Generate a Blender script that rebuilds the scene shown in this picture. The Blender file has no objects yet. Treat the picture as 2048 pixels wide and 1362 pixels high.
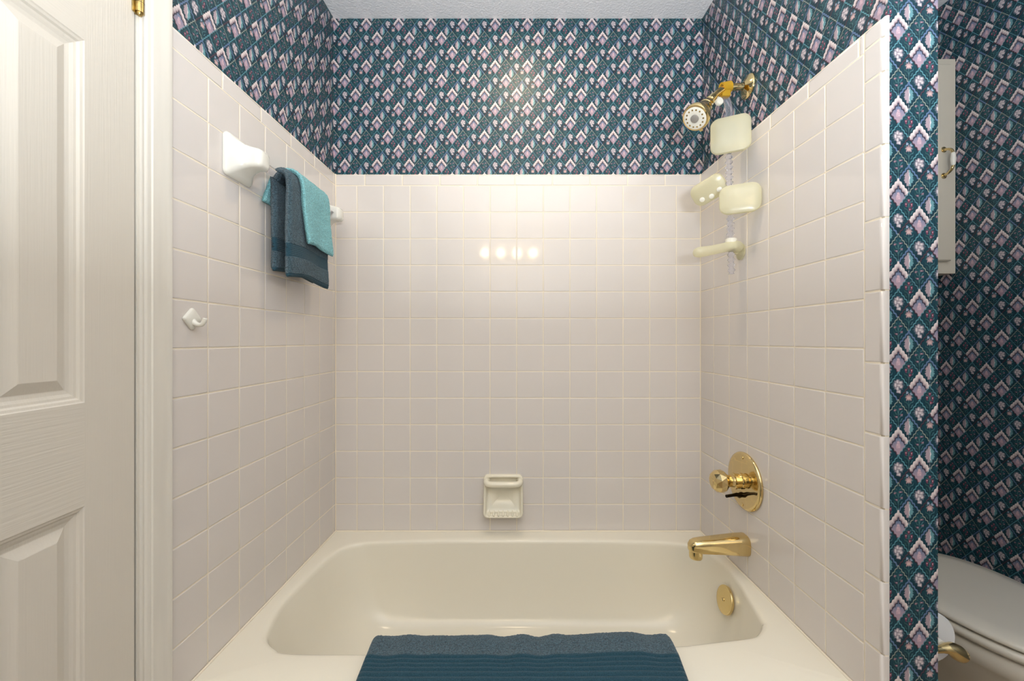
import bpy, bmesh, math, random
from mathutils import Vector, Matrix, noise

random.seed(7)
S = bpy.context.scene
COL = S.collection
PI = math.pi
H = 1.145                      # camera height above the floor
CEIL = 2.482

# ------------------------------------------------------------------ camera
cam = bpy.data.cameras.new('camera')
cam.sensor_width = 36.0
cam.lens = 36.0 * 800.0 / 2048.0
cam.clip_start = 0.02
camo = bpy.data.objects.new('camera', cam)
COL.objects.link(camo)
camo.location = (0, 0, H)
camo.rotation_euler = (PI / 2, 0, 0)
S.camera = camo

# ------------------------------------------------------------------ world, exposure, large lights
S.view_settings.view_transform = 'Standard'
S.view_settings.look = 'None'
S.view_settings.gamma = 1.0
S.view_settings.use_curve_mapping = False
S.view_settings.exposure = 0.20
wd = bpy.data.worlds.new('world'); S.world = wd
wd.use_nodes = True
wd.node_tree.nodes['Background'].inputs[0].default_value = (0.9, 0.95, 1.0, 1)
wd.node_tree.nodes['Background'].inputs[1].default_value = 0.05

def area_light(name, loc, size, power, color, rot=(0, 0, 0), shape='DISK', size_y=None):
    l = bpy.data.lights.new(name, 'AREA')
    l.shape = shape; l.size = size
    if size_y: l.size_y = size_y
    l.energy = power; l.color = color
    o = bpy.data.objects.new(name, l); COL.objects.link(o)
    o.location = loc; o.rotation_euler = rot
    return o

COOL = (0.88, 0.94, 1.0)
WARM = (1.0, 0.80, 0.55)
# photographer's flash bounced off the ceiling
area_light('bounced_flash', (0.20, -0.40, H + 0.10), 0.3, 57, COOL, rot=(PI, 0, 0))

# ------------------------------------------------------------------ material helpers
def srgb(r, g, b):
    f = lambda c: (c / 255 / 12.92) if c / 255 <= 0.04045 else ((c / 255 + 0.055) / 1.055) ** 2.4
    return (f(r), f(g), f(b), 1.0)

def base_mat(name, color, rough=0.5, metal=0.0, spec=0.5, coat=0.0, trans=0.0, ior=1.45, sheen=0.0, sss=0.0):
    m = bpy.data.materials.new(name); m.use_nodes = True
    b = m.node_tree.nodes['Principled BSDF']
    b.inputs['Base Color'].default_value = color
    b.inputs['Roughness'].default_value = rough
    b.inputs['Metallic'].default_value = metal
    b.inputs['Specular IOR Level'].default_value = spec
    b.inputs['Coat Weight'].default_value = coat
    b.inputs['Coat Roughness'].default_value = 0.05
    b.inputs['Transmission Weight'].default_value = trans
    b.inputs['IOR'].default_value = ior
    b.inputs['Sheen Weight'].default_value = sheen
    if sss:
        b.inputs['Subsurface Weight'].default_value = sss
        b.inputs['Subsurface Radius'].default_value = (0.01, 0.008, 0.004)
    return m

def add_bump(m, scale, strength, dist=0.001, detail=3, stretch=(1, 1, 1), kind='noise', colvar=0.0):
    nt = m.node_tree; b = nt.nodes['Principled BSDF']
    tc = nt.nodes.new('ShaderNodeTexCoord'); mp = nt.nodes.new('ShaderNodeMapping')
    mp.inputs['Scale'].default_value = stretch
    nt.links.new(tc.outputs['Object'], mp.inputs['Vector'])
    if kind == 'voronoi':
        t = nt.nodes.new('ShaderNodeTexVoronoi'); t.inputs['Scale'].default_value = scale; out = t.outputs['Distance']
    else:
        t = nt.nodes.new('ShaderNodeTexNoise'); t.inputs['Scale'].default_value = scale
        t.inputs['Detail'].default_value = detail; out = t.outputs[0]
    nt.links.new(mp.outputs[0], t.inputs['Vector'])
    bp = nt.nodes.new('ShaderNodeBump'); bp.inputs['Strength'].default_value = strength; bp.inputs['Distance'].default_value = dist
    nt.links.new(out, bp.inputs['Height']); nt.links.new(bp.outputs[0], b.inputs['Normal'])
    if colvar:
        c = b.inputs['Base Color'].default_value[:]
        r = nt.nodes.new('ShaderNodeMix'); r.data_type = 'RGBA'
        r.inputs[6].default_value = tuple(x * (1 - colvar) for x in c[:3]) + (1,)
        r.inputs[7].default_value = tuple(min(1, x * (1 + colvar)) for x in c[:3]) + (1,)
        mr = nt.nodes.new('ShaderNodeMapRange'); mr.inputs[1].default_value = 0.34; mr.inputs[2].default_value = 0.66
        nt.links.new(out, mr.inputs[0]); nt.links.new(mr.outputs[0], r.inputs[0]); nt.links.new(r.outputs[2], b.inputs['Base Color'])
    return m

class E:
    """tiny expression wrapper over math nodes"""
    nt = None
    def __init__(s, o): s.o = o
    @staticmethod
    def op(kind, *a, clamp=False):
        n = E.nt.nodes.new('ShaderNodeMath'); n.operation = kind; n.use_clamp = clamp
        for i, x in enumerate(a):
            if isinstance(x, E): E.nt.links.new(x.o, n.inputs[i])
            else: n.inputs[i].default_value = x
        return E(n.outputs[0])
    def __add__(s, b): return E.op('ADD', s, b)
    __radd__ = __add__
    def __sub__(s, b): return E.op('SUBTRACT', s, b)
    def __rsub__(s, b): return E.op('SUBTRACT', b, s)
    def __mul__(s, b): return E.op('MULTIPLY', s, b)
    __rmul__ = __mul__
    def __truediv__(s, b): return E.op('DIVIDE', s, b)
    def abs(s): return E.op('ABSOLUTE', s)
    def floor(s): return E.op('FLOOR', s)
    def frac(s): return E.op('FRACT', s)
    def cos(s): return E.op('COSINE', s)
    def sin(s): return E.op('SINE', s)
    def mod(s, b): return E.op('FLOORED_MODULO', s, b)
    def min(s, b): return E.op('MINIMUM', s, b)
    def max(s, b): return E.op('MAXIMUM', s, b)
    def lt(s, b, eps):          # soft s < b
        return E.op('ADD', (b - s) * (1.0 / eps) if isinstance(b, E) else E.op('MULTIPLY', E.op('SUBTRACT', b, s), 1.0 / eps), 0.5, clamp=True)
    def eq(s, k): return E.op('COMPARE', s, k, 0.25)
    def sat(s): return E.op('ADD', s, 0.0, clamp=True)

def cmix(f, a, b):
    n = E.nt.nodes.new('ShaderNodeMix'); n.data_type = 'RGBA'
    for i, x in ((0, f), (6, a), (7, b)):
        if isinstance(x, E): E.nt.links.new(x.o, n.inputs[i])
        else: n.inputs[i].default_value = x
    return E(n.outputs[2])

def hyp(x, y): return E.op('SQRT', x * x + y * y)

def wallpaper_material():
    m = base_mat('printed_wallpaper', (0.1, 0.1, 0.1, 1), rough=0.42, spec=0.4)
    nt = m.node_tree; E.nt = nt; bsdf = nt.nodes['Principled BSDF']
    uv = nt.nodes.new('ShaderNodeUVMap'); uv.uv_map = 'UVMap'
    sp = nt.nodes.new('ShaderNodeSeparateXYZ'); nt.links.new(uv.outputs[0], sp.inputs[0])
    u, v = E(sp.outputs[0]), E(sp.outputs[1])
    w, h = 0.0446, 0.0293
    a, b = u * (1 / w), v * (1 / (2 * h))
    p, q = a + b + 1.0, b - a + 1.0
    s = 0.06
    p2 = p - (q * (4 * PI)).cos().abs() * s
    q2 = q - (p * (4 * PI)).cos().abs() * s
    mm, nn = p2.floor(), q2.floor()
    fp, fq = p2 - mm, q2 - nn
    i = mm.mod(3.0)
    j = (nn + (mm * (1 / 3)).floor()).mod(2.0)
    T = i * 2.0 + j
    dt = E.op('MINIMUM', 1.0 - fp, 1.0 - fq)
    X = (fp - fq) * (w / 2 * 1000)            # millimetres in the cell
    Y = (fp + fq - 1.0) * (h * 1000)
    aX = X.abs()
    C = srgb
    bg = cmix(E.op('MULTIPLY', Y + 28.0, 1 / 56, clamp=True), C(18, 46, 58), C(26, 74, 87))
    # foliage sprigs for the leafy cells
    herring = (((Y - aX * 0.9) * (1 / 8.0)).frac() - 0.5).abs()
    leaves = herring.lt(0.13, 0.10) * aX.lt(9.5, 2.0) * Y.abs().lt(17.0, 3.0) * (1.0 - aX.lt(1.6, 1.0))
    stem = aX.lt(0.6, 0.5) * Y.lt(10.0, 2.0)
    green = cmix((X * 0.05 + 0.5).sat(), C(58, 92, 84), C(84, 128, 138))
    fol = cmix((leaves + stem).sat(), bg, green)
    def blob(cx, cy): return hyp(X - cx, Y - cy)
    # red buds
    d = blob(-6.0, 3.0).min(blob(6.0, 2.0)).min(blob(0.0, 11.0)).min(blob(3.0, -7.0))
    red = cmix(d.lt(3.4, 1.2), fol, C(120, 58, 82))
    red = cmix(d.lt(1.0, 0.6), red, C(214, 196, 196))
    # pale bush
    d = blob(-7.0, 6.0).min(blob(5.0, 9.0)).min(blob(7.0, -3.0)).min(blob(-4.0, -8.0))
    bush = cmix(d.lt(2.6, 1.2), fol, C(128, 92, 110))
    bush = cmix(d.lt(0.9, 0.6), bush, C(196, 186, 186))
    # pink open flower
    ang = E.op('ARCTAN2', Y - 4.0, X)
    rr = blob(0.0, 4.0) - (ang * 4.0).cos().abs() * 3.0
    pink = cmix(rr.lt(4.6, 1.4), fol, cmix((rr * 0.2).sat(), C(206, 176, 172), C(142, 116, 128)))
    d = blob(-3.0, 14.5).min(blob(5.0, 13.0))
    pink = cmix(d.lt(2.6, 1.2), pink, C(150, 164, 186))
    # white blossom cluster
    d = blob(-2.5, 8.5).min(blob(4.6, 6.0)).min(blob(-6.0, 1.5)).min(blob(1.2, 0.6)).min(blob(6.0, -1.0)).min(blob(-2.0, -6.0)).min(blob(1.2, -12.5))
    halo = (hyp(X, Y - 1.5) - (E.op('ARCTAN2', Y - 1.5, X) * 7.0).cos().abs() * 3.5).lt(9.5, 2.0)
    bgw = cmix(halo * 0.7, bg, C(104, 116, 128))
    wh = cmix(d.lt(4.5, 1.3), bgw, cmix((d * 0.22).sat(), C(228, 220, 220), C(126, 114, 128)))
    # leaf
    jag = ((Y * (1 / 5.5)).frac() - 0.5) * 3.2
    prof = (1.0 - (Y * (1 / 19.0)) * (Y * (1 / 19.0))).max(0.0) * 9.5
    lf = cmix((aX + jag).lt(prof, 1.5), bg, cmix(X.lt(0.0, 1.2), C(104, 150, 158), C(170, 152, 160)))
    lf = cmix((X - 1.0).abs().lt(0.8, 0.6) * Y.abs().lt(11.0, 3.0), lf, C(224, 212, 214))
    # chevron
    t = (dt * (1 / 0.27)).sat()
    rib = (((fp - fq) * 14.0).sin() * 0.06)
    band = cmix((t * t + rib).sat(), C(224, 212, 210), C(128, 102, 114))
    inner = cmix(E.op('MULTIPLY', Y + 20.0, 1 / 26, clamp=True), C(172, 148, 160), C(110, 128, 156))
    flame = hyp(X * 1.7, Y + 9.0).lt(8.0, 1.6)
    inner = cmix(flame, inner, C(190, 160, 172))
    d = blob(-1.9, -9.5).min(blob(1.4, -7.6)).min(blob(-0.9, -4.2)).min(blob(0.8, -12.5)).min(blob(2.6, -4.4)).min(blob(-2.8, -6.6))
    inner = cmix(d.lt(0.6, 0.5), inner, C(238, 228, 230))
    ch = cmix((dt + jag * 0.012).lt(0.335, 0.03), inner, C(28, 40, 56))
    ch = cmix(dt.lt(0.27, 0.03), ch, band)
    # scalloped borders
    def bordered(c, colr, wd_): return cmix(dt.lt(wd_, 0.03), cmix(dt.lt(wd_ + 0.05, 0.04), c, C(16, 40, 50)), colr)
    out = ch
    for k, (c, colr, wd_) in enumerate(((red, C(90, 136, 148), 0.055), (lf, C(94, 118, 152), 0.09), (bush, C(150, 160, 150), 0.05),
                                        (wh, C(92, 148, 160), 0.06), (pink, C(88, 60, 72), 0.055)), start=1):
        out = cmix(T.eq(float(k)), out, bordered(c, colr, wd_))
    nt.links.new(out.o, bsdf.inputs['Base Color'])
    return m

M = {}
M['paper'] = wallpaper_material()
M['tile'] = base_mat('glazed_tile', srgb(222, 216, 211), rough=0.07, spec=0.5)
add_bump(M['tile'], 9, 0.02, 0.004, 1)
M['grout'] = base_mat('cream_grout', srgb(240, 230, 210), rough=0.8)
M['ceil'] = base_mat('textured_ceiling_paint', srgb(238, 238, 240), rough=0.6)
add_bump(M['ceil'], 120, 0.7, 0.004, 2)
M['paint'] = base_mat('white_wall_paint', srgb(226, 222, 214), rough=0.7)
M['floor'] = base_mat('vinyl_floor', srgb(170, 150, 124), rough=0.35)
add_bump(M['floor'], 12, 0.1, 0.002, 4, colvar=0.15)
M['trim'] = base_mat('semi_gloss_trim', srgb(226, 222, 212), rough=0.32)
add_bump(M['trim'], 6, 0.08, 0.002, 2, stretch=(6, 6, 0.6), colvar=0.03)
M['door'] = base_mat('embossed_door_paint', srgb(222, 216, 204), rough=0.38)
add_bump(M['door'], 60, 0.28, 0.0012, 3, stretch=(6, 6, 0.12))
M['doorh'] = base_mat('embossed_door_paint_cross', srgb(222, 216, 204), rough=0.38)
add_bump(M['doorh'], 60, 0.35, 0.0012, 3, stretch=(0.15, 0.15, 5))
M['tub'] = base_mat('bone_enamel', srgb(236, 230, 213), rough=0.17, spec=0.45)
M['bone'] = base_mat('bone_ceramic', srgb(234, 228, 208), rough=0.10)
M['ceramic'] = base_mat('white_ceramic', srgb(232, 231, 222), rough=0.08)
M['brass'] = base_mat('polished_brass', srgb(226, 203, 148), rough=0.09, metal=1.0)
M['brassdull'] = base_mat('aged_brass', srgb(180, 156, 100), rough=0.3, metal=1.0)
add_bump(M['brassdull'], 90, 0.2, 0.002, 4, colvar=0.35)
M['dark'] = base_mat('darkened_metal', srgb(46, 40, 34), rough=0.2, metal=1.0)  # also carries the dark reflections of the brass diverter lever
M['gap'] = base_mat('dark_gap', srgb(40, 34, 30), rough=0.9)
M['yellowed'] = bpy.data.materials.new('yellowed_plastic'); M['yellowed'].use_nodes = True
def _frosted(m, col):
    nt = m.node_tree; nt.nodes.clear(); N = nt.nodes.new
    out = N('ShaderNodeOutputMaterial'); d = N('ShaderNodeBsdfDiffuse'); t = N('ShaderNodeBsdfTranslucent'); tr = N('ShaderNodeBsdfTransparent'); g = N('ShaderNodeBsdfGlossy')
    d.inputs[0].default_value = col; t.inputs[0].default_value = col; tr.inputs[0].default_value = (0.96, 0.95, 0.82, 1); g.inputs['Roughness'].default_value = 0.25
    m1, m2, m3 = N('ShaderNodeMixShader'), N('ShaderNodeMixShader'), N('ShaderNodeMixShader')
    m1.inputs[0].default_value = 0.5; m2.inputs[0].default_value = 0.42; m3.inputs[0].default_value = 0.05
    nt.links.new(d.outputs[0], m1.inputs[1]); nt.links.new(t.outputs[0], m1.inputs[2]); nt.links.new(m1.outputs[0], m2.inputs[1]); nt.links.new(tr.outputs[0], m2.inputs[2])
    nt.links.new(m2.outputs[0], m3.inputs[1]); nt.links.new(g.outputs[0], m3.inputs[2]); nt.links.new(m3.outputs[0], out.inputs[0])
_frosted(M['yellowed'], srgb(247, 244, 222))
M['amber'] = base_mat('amber_plastic', srgb(236, 190, 60), rough=0.25, trans=0.5, ior=1.3)
M['clear'] = base_mat('clear_plastic', srgb(238, 238, 246), rough=0.12, trans=0.9, ior=1.2)
M['acrylic'] = base_mat('clear_acrylic', srgb(246, 245, 250), rough=0.06, trans=1.0, ior=1.45)
M['whiteplastic'] = base_mat('white_plastic', srgb(236, 234, 222), rough=0.3)
M['greyplastic'] = base_mat('grey_plastic', srgb(150, 146, 140), rough=0.4)
M['dark_terry'] = base_mat('dark_teal_terry', srgb(72, 95, 106), rough=1.0, spec=0.1, sheen=0.2)
add_bump(M['dark_terry'], 330, 1.0, 0.006, 4, colvar=0.5)
M['dark_rib'] = base_mat('dark_teal_ribbed', srgb(44, 76, 90), rough=0.9, spec=0.15, sheen=0.15)
add_bump(M['dark_rib'], 600, 0.6, 0.003, 3, colvar=0.3)
M['aqua_terry'] = base_mat('aqua_terry', srgb(140, 203, 210), rough=1.0, spec=0.1, sheen=0.2)
add_bump(M['aqua_terry'], 330, 1.0, 0.006, 4, colvar=0.3)
M['paperroll'] = base_mat('tissue_paper', srgb(228, 230, 232), rough=0.95)
M['cabinet'] = base_mat('cream_cabinet_paint', srgb(206, 200, 186), rough=0.4)
M['toilet'] = base_mat('vitreous_china', srgb(214, 208, 194), rough=0.12)
M['bulb'] = bpy.data.materials.new('lit_bulb'); M['bulb'].use_nodes = True
_n = M['bulb'].node_tree; _n.nodes.clear()
_e = _n.nodes.new('ShaderNodeEmission'); _e.inputs[0].default_value = (1, 0.74, 0.42, 1); _e.inputs[1].default_value = 14
_o = _n.nodes.new('ShaderNodeOutputMaterial'); _n.links.new(_e.outputs[0], _o.inputs[0])
M['lens'] = bpy.data.materials.new('lit_lens'); M['lens'].use_nodes = True
_n = M['lens'].node_tree; _n.nodes.clear()
_e = _n.nodes.new('ShaderNodeEmission'); _e.inputs[0].default_value = (1, 0.76, 0.46, 1); _e.inputs[1].default_value = 40
_o = _n.nodes.new('ShaderNodeOutputMaterial'); _n.links.new(_e.outputs[0], _o.inputs[0])

# ------------------------------------------------------------------ object helpers
def link(name, me, mat=None, parent=None, smooth=True, angle=None):
    o = bpy.data.objects.new(name, me); COL.objects.link(o)
    if mat is not None and not me.materials: me.materials.append(mat)
    if parent is not None: o.parent = parent
    if smooth:
        for p in me.polygons: p.use_smooth = True
        if angle is not None:
            try: me.set_sharp_from_angle(angle=math.radians(angle))
            except Exception: pass
    return o

def mesh(name, verts, faces, recalc=True):
    me = bpy.data.meshes.new(name); me.from_pydata([tuple(v) for v in verts], [], faces); me.update()
    if recalc:
        bm = bmesh.new(); bm.from_mesh(me); bmesh.ops.recalc_face_normals(bm, faces=bm.faces); bm.to_mesh(me); bm.free()
    return me

def part(name, verts, faces, mat, parent=None, smooth=True, angle=40, recalc=True):
    return link(name, mesh(name, verts, faces, recalc), mat, parent, smooth, angle)

def thing(name, label, cat, loc=(0, 0, 0), group=None):
    o = bpy.data.objects.new(name, None); COL.objects.link(o); o.location = loc
    o.empty_display_size = 0.05
    o['label'] = label; o['category'] = cat
    if group: o['group'] = group
    return o

def tag(o, label, cat, group=None):
    o['label'] = label; o['category'] = cat
    if group: o['group'] = group
    return o

def structure(o, label=None):
    o['kind'] = 'structure'
    if label: o['label'] = label
    return o

def loft(rings, cap0=True, cap1=True, closed=True):
    n = len(rings[0]); V = []; F = []
    for r in rings: V += [Vector(p) for p in r]
    for i in range(len(rings) - 1):
        for j in range(n if closed else n - 1):
            k = (j + 1) % n
            F.append((i * n + j, i * n + k, (i + 1) * n + k, (i + 1) * n + j))
    if cap0: F.append(tuple(range(n)))
    if cap1: F.append(tuple(range((len(rings) - 1) * n, len(rings) * n)))
    return V, F

def lathe(profile, origin, axis, n=32, cap0=True, cap1=True):
    """profile [(dist along axis, radius)]"""
    axis = Vector(axis).normalized(); o = Vector(origin)
    t = axis.orthogonal().normalized(); b = axis.cross(t)
    return loft([[o + axis * d + (t * math.cos(2 * PI * k / n) + b * math.sin(2 * PI * k / n)) * max(r, 1e-5) for k in range(n)] for d, r in profile], cap0, cap1)

def tube(path, radii, n=16, cap=True, up=None, flat=1.0):
    path = [Vector(p) for p in path]; rings = []
    t0 = (path[1] - path[0]).normalized()
    nrm = Vector(up) if up else t0.orthogonal().normalized()
    for i, p in enumerate(path):
        t = (path[min(i + 1, len(path) - 1)] - path[max(i - 1, 0)]).normalized()
        nrm = (nrm - t * nrm.dot(t)).normalized(); b = t.cross(nrm)
        r = radii[i] if isinstance(radii, (list, tuple)) else radii
        rings.append([p + (nrm * math.cos(2 * PI * k / n) * flat + b * math.sin(2 * PI * k / n)) * r for k in range(n)])
    return loft(rings, cap, cap)

def rrect(w, h, r, n=6):
    """rounded rectangle outline, half sizes w, h"""
    r = min(r, w * 0.999, h * 0.999); pts = []
    for cx, cy, a0 in ((w - r, h - r, 0), (-(w - r), h - r, PI / 2), (-(w - r), -(h - r), PI), (w - r, -(h - r), 1.5 * PI)):
        for k in range(n + 1):
            a = a0 + PI / 2 * k / n; pts.append((cx + r * math.cos(a), cy + r * math.sin(a)))
    return pts

def box(x0, x1, y0, y1, z0, z1, bev=0.0):
    if bev <= 0:
        V = [(x, y, z) for x in (x0, x1) for y in (y0, y1) for z in (z0, z1)]
        F = [(0, 1, 3, 2), (4, 6, 7, 5), (0, 4, 5, 1), (2, 3, 7, 6), (0, 2, 6, 4), (1, 5, 7, 3)]
        return [Vector(v) for v in V], F
    bm = bmesh.new(); bmesh.ops.create_cube(bm, size=1)
    for v in bm.verts: v.co = Vector(((x0 + x1) / 2 + v.co.x * (x1 - x0), (y0 + y1) / 2 + v.co.y * (y1 - y0), (z0 + z1) / 2 + v.co.z * (z1 - z0)))
    bmesh.ops.bevel(bm, geom=bm.edges[:], offset=bev, segments=3, profile=0.5, affect='EDGES')
    V = [v.co.copy() for v in bm.verts]; bm.verts.index_update()
    F = [tuple(v.index for v in f.verts) for f in bm.faces]; bm.free()
    return V, F

def join(*parts):
    V = []; F = []
    for v, f in parts:
        k = len(V); V += list(v); F += [tuple(i + k for i in ff) for ff in f]
    return V, F

def xform(vf, mat): return [mat @ Vector(v) for v in vf[0]], vf[1]

def catmull(pts, n=8, closed=False):
    pts = [Vector(p) for p in pts]; out = []; N = len(pts)
    for i in range(N if closed else N - 1):
        if closed: p0, p1, p2, p3 = (pts[(i + k) % N] for k in (-1, 0, 1, 2))
        else: p0, p1, p2, p3 = pts[max(i - 1, 0)], pts[i], pts[i + 1], pts[min(i + 2, N - 1)]
        for k in range(n):
            t = k / n
            out.append(0.5 * ((2 * p1) + (-p0 + p2) * t + (2 * p0 - 5 * p1 + 4 * p2 - p3) * t * t + (-p0 + 3 * p1 - 3 * p2 + p3) * t ** 3))
    if not closed: out.append(pts[-1])
    return out

# ------------------------------------------------------------------ wall frames (local x right, y into wall, z up; y = 0 is the tile face)
TD = 0.013                                   # tile build-up over the wallpapered plaster
def frame(origin, udir):
    U = Vector(udir).normalized(); Z = Vector((0, 0, 1)); N = Z.cross(U)
    m = Matrix.Identity(4)
    for i in range(3): m[i][0] = U[i]; m[i][1] = N[i]; m[i][2] = Z[i]; m[i][3] = origin[i]
    return m
YB = 1.648
XL, SL = -0.727, 0.015
XR, SR = 0.7767, -0.00875
FB = frame((0, YB, 0), (1, 0, 0))
FL = frame((XL, YB, 0), (SL, 1, 0))
FR = frame((XR, YB, 0), (-SR, -1, 0))
def xl(y, d=0): return XL + SL * (y - YB) - d
def xr(y, d=0): return XR + SR * (y - YB) + d
YW = YB + TD
XSIDE = 1.715                                # far right wall of the toilet nook
XP = 0.903                                   # nook face of the partition
YP = 0.848                                   # front of the partition
YBACK = -1.35

def quads_wall(name, quads, mat):
    """quads: list of (4 points, 4 uvs or None)"""
    V = []; F = []; UV = []
    for pts, uv in quads:
        k = len(V); V += pts; F.append((k, k + 1, k + 2, k + 3)); UV += uv if uv else [(9.013, 9.02)] * 4
    me = mesh(name, V, F, recalc=False)
    l = me.uv_layers.new(name='UVMap')
    for i, u in enumerate(UV): l.data[i].uv = u
    return structure(link(name, me, mat, None, smooth=False))

def wallquad(f, x0, x1, z0, z1, y, tip):
    """vertical quad in wall frame f; tip = (x,z) of one chevron tip in that frame"""
    P = [f @ Vector((x, y, z)) for x, z in ((x0, z0), (x1, z0), (x1, z1), (x0, z1))]
    return P, [(x - tip[0], z - tip[1]) for x, z in ((x0, z0), (x1, z0), (x1, z1), (x0, z1))]

# back wall (runs behind the partition into the nook)
TB = (-0.159, H + 1.282)
wall_back = quads_wall('wall_back', [wallquad(FB, -0.80, XSIDE + 0.04, -0.0, CEIL + 0.02, TD, TB)], M['paper'])
# left wall: tub end, header over the door, and the stretch behind the camera
YD1, YD0 = 0.796, 0.166                      # door opening
TL = (0.902 - YB, H + 0.757)
wall_left = quads_wall('wall_left', [wallquad(FL, YD1 - YB + 0.012, 0.02, 0, CEIL + 0.02, TD, TL),
                                     wallquad(FL, YD0 - YB, YD1 - YB, 2.05, CEIL + 0.02, TD, TL),
                                     wallquad(FL, YBACK - YB, YD0 - YB, 0, CEIL + 0.02, TD, TL)], M['paper'])
# partition: tub face, front, nook face
TR = (YB - 1.135, H + 0.750)
fpart = frame((0, YP, 0), (1, 0, 0))
fnook = frame((XP, 0, 0), (0, 1, 0))
TF = (0.8635, H + 0.107)
wall_partition = quads_wall('wall_partition', [wallquad(FR, -0.013, YB - YP, 0, CEIL + 0.01, TD, TR),
                                               wallquad(fpart, xr(YP, TD), XP, 0, CEIL + 0.01, 0, TF),
                                               wallquad(fnook, YP, YW, 0, CEIL + 0.01, 0, (1.0, 1.0))], M['paper'])
fside = frame((XSIDE, 0, 0), (0, -1, 0))
wall_right = quads_wall('wall_right', [wallquad(fside, -YW - 0.02, -YBACK, 0, CEIL + 0.02, 0, (-1.4905, H + 1.207))], M['paper'])
fbk = frame((0, YBACK, 0), (-1, 0, 0))
wall_front = quads_wall('wall_front', [wallquad(fbk, -XSIDE - 0.02, 0.85, 0, CEIL + 0.02, 0, (0, 0))], M['paint'])

def slab(name, x0, x1, y0, y1, z0, z1, mat):
    return structure(part(name, *box(x0, x1, y0, y1, z0, z1), mat, smooth=False))
slab('floor', -0.86, XSIDE + 0.1, YBACK - 0.1, YW + 0.1, -0.06, 0.0, M['floor'])
slab('ceiling', -0.86, XSIDE + 0.1, YBACK - 0.1, YW + 0.1, CEIL, CEIL + 0.06, M['ceil'])
# dim hall behind the door leaf
hall = structure(part('wall_hall', *box(-1.0, -0.96, YD0 - 0.2, YD1 + 0.2, 0, 2.2), M['paint'], smooth=False))

# ------------------------------------------------------------------ wall tiles
STD = [(0, 0.008), (0, 0.0016), (0.0003, 0.0008), (0.0009, 0.0002), (0.0018, 0), (0.0028, 0)]
BUL = [(0, 0.0128), (0, 0.0078), (0.0013, 0.0036), (0.0045, 0.0009), (0.0085, 0), (0.0095, 0)]
tile_cache = {}
def tile_mesh(w, h, bull=''):
    key = (round(w, 4), round(h, 4), bull)
    if key in tile_cache: return tile_cache[key]
    def prof(c): return BUL if c in bull else STD
    rings = []
    for k in range(6):
        l, r, t, b = (prof(c)[k] for c in 'lrtb')
        x0, x1, z0, z1 = -w / 2 + l[0], w / 2 - r[0], -h / 2 + b[0], h / 2 - t[0]
        y = lambda a, c: max(a[1], c[1])
        rings.append([(x0, y(l, b), z0), (x1, y(r, b), z0), (x1, y(r, t), z1), (x0, y(l, t), z1)])
    V, F = loft(rings, False, True)
    me = mesh('tile', V, F); me.materials.append(M['tile'])
    for p in me.polygons: p.use_smooth = True
    me.set_sharp_from_angle(angle=math.radians(50))
    tile_cache[key] = me
    return me

GAP = 0.0030
def put_tile(parent, f, x0, x1, z0, z1, bull='', name='tile'):
    w, h = x1 - x0 - GAP, z1 - z0 - GAP
    if w < 0.004 or h < 0.004: return
    o = bpy.data.objects.new(name, tile_mesh(w, h, bull)); COL.objects.link(o); o.parent = parent
    tilt = Matrix.Rotation(random.gauss(0, 0.0010), 4, 'X') @ Matrix.Rotation(random.gauss(0, 0.0010), 4, 'Z')
    o.matrix_local = f @ Matrix.Translation(((x0 + x1) / 2, random.uniform(0, 0.0003), (z0 + z1) / 2)) @ tilt

ZT, ZF, PITCH = H + 0.688, H + 0.6387, 0.10945
ROWS = [ZF - PITCH * k for k in range(14)]
ZBOT = H - 0.784
ROWS[13] = ZBOT
def lines(a, b, first, step):
    L = [a]; x = first
    while x < b - 0.003:
        if x > a + 0.003: L.append(x)
        x += step
    return L + [b]
def field(parent, f, cols, bcols, trim_end=None):
    for r in range(13):
        for c in range(len(cols) - 1): put_tile(parent, f, cols[c], cols[c + 1], ROWS[r + 1], ROWS[r])
    for c in range(len(bcols) - 1): put_tile(parent, f, bcols[c], bcols[c + 1], ZF, ZT, 't', 'bullnose_tile')
def grout(parent, f, x0, x1, z0=ZBOT - 0.001, z1=ZT - 0.004):
    V, F = box(x0, x1, 0.0011, TD + 0.001, z0, z1)
    part('grout', *xform((V, F), f), M['grout'], parent, smooth=False)

field(wall_back, FB, lines(XL, XR, -0.6386, 0.10965), lines(XL, XR, -0.6065, 0.1547))
grout(wall_back, FB, XL - 0.006, XR + 0.006)
for xx in (XL, XR):
    part('corner_grout', *tube([(xx, YB + 0.0008, ZBOT), (xx, YB + 0.0008, ZT - 0.002)], 0.0026, 8), M['grout'], wall_back)
LX0 = -0.795
field(wall_left, FL, lines(LX0, -0.001, -0.6775, 0.1095), lines(LX0, -0.001, -0.6306, 0.1535))
grout(wall_left, FL, LX0, 0.0)
RX1 = 0.758; RX2 = 0.8055
rc = lines(0.001, RX1, 0.104, 0.109)
field(wall_partition, FR, rc, lines(0.001, RX1, 0.135, 0.1525))
grout(wall_partition, FR, 0.0, RX2 - 0.010)
part('edge_grout', *xform(box(RX1, RX2 - 0.0030, 0.0050, TD + 0.001, ZBOT - 0.25, ZT - 0.004), FR), M['grout'], wall_partition, smooth=False)
zs = [H + 0.688, H + 0.643, H + 0.570]
while zs[-1] > ZBOT + 0.03: zs.append(zs[-1] - 0.1545)
zs[-1] = ZBOT - 0.30
put_tile(wall_partition, FR, RX1, RX2, zs[1], zs[0], 'tr', 'bullnose_tile')
for k in range(1, len(zs) - 1): put_tile(wall_partition, FR, RX1, RX2, zs[k + 1], zs[k], 'r', 'bullnose_tile')

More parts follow.
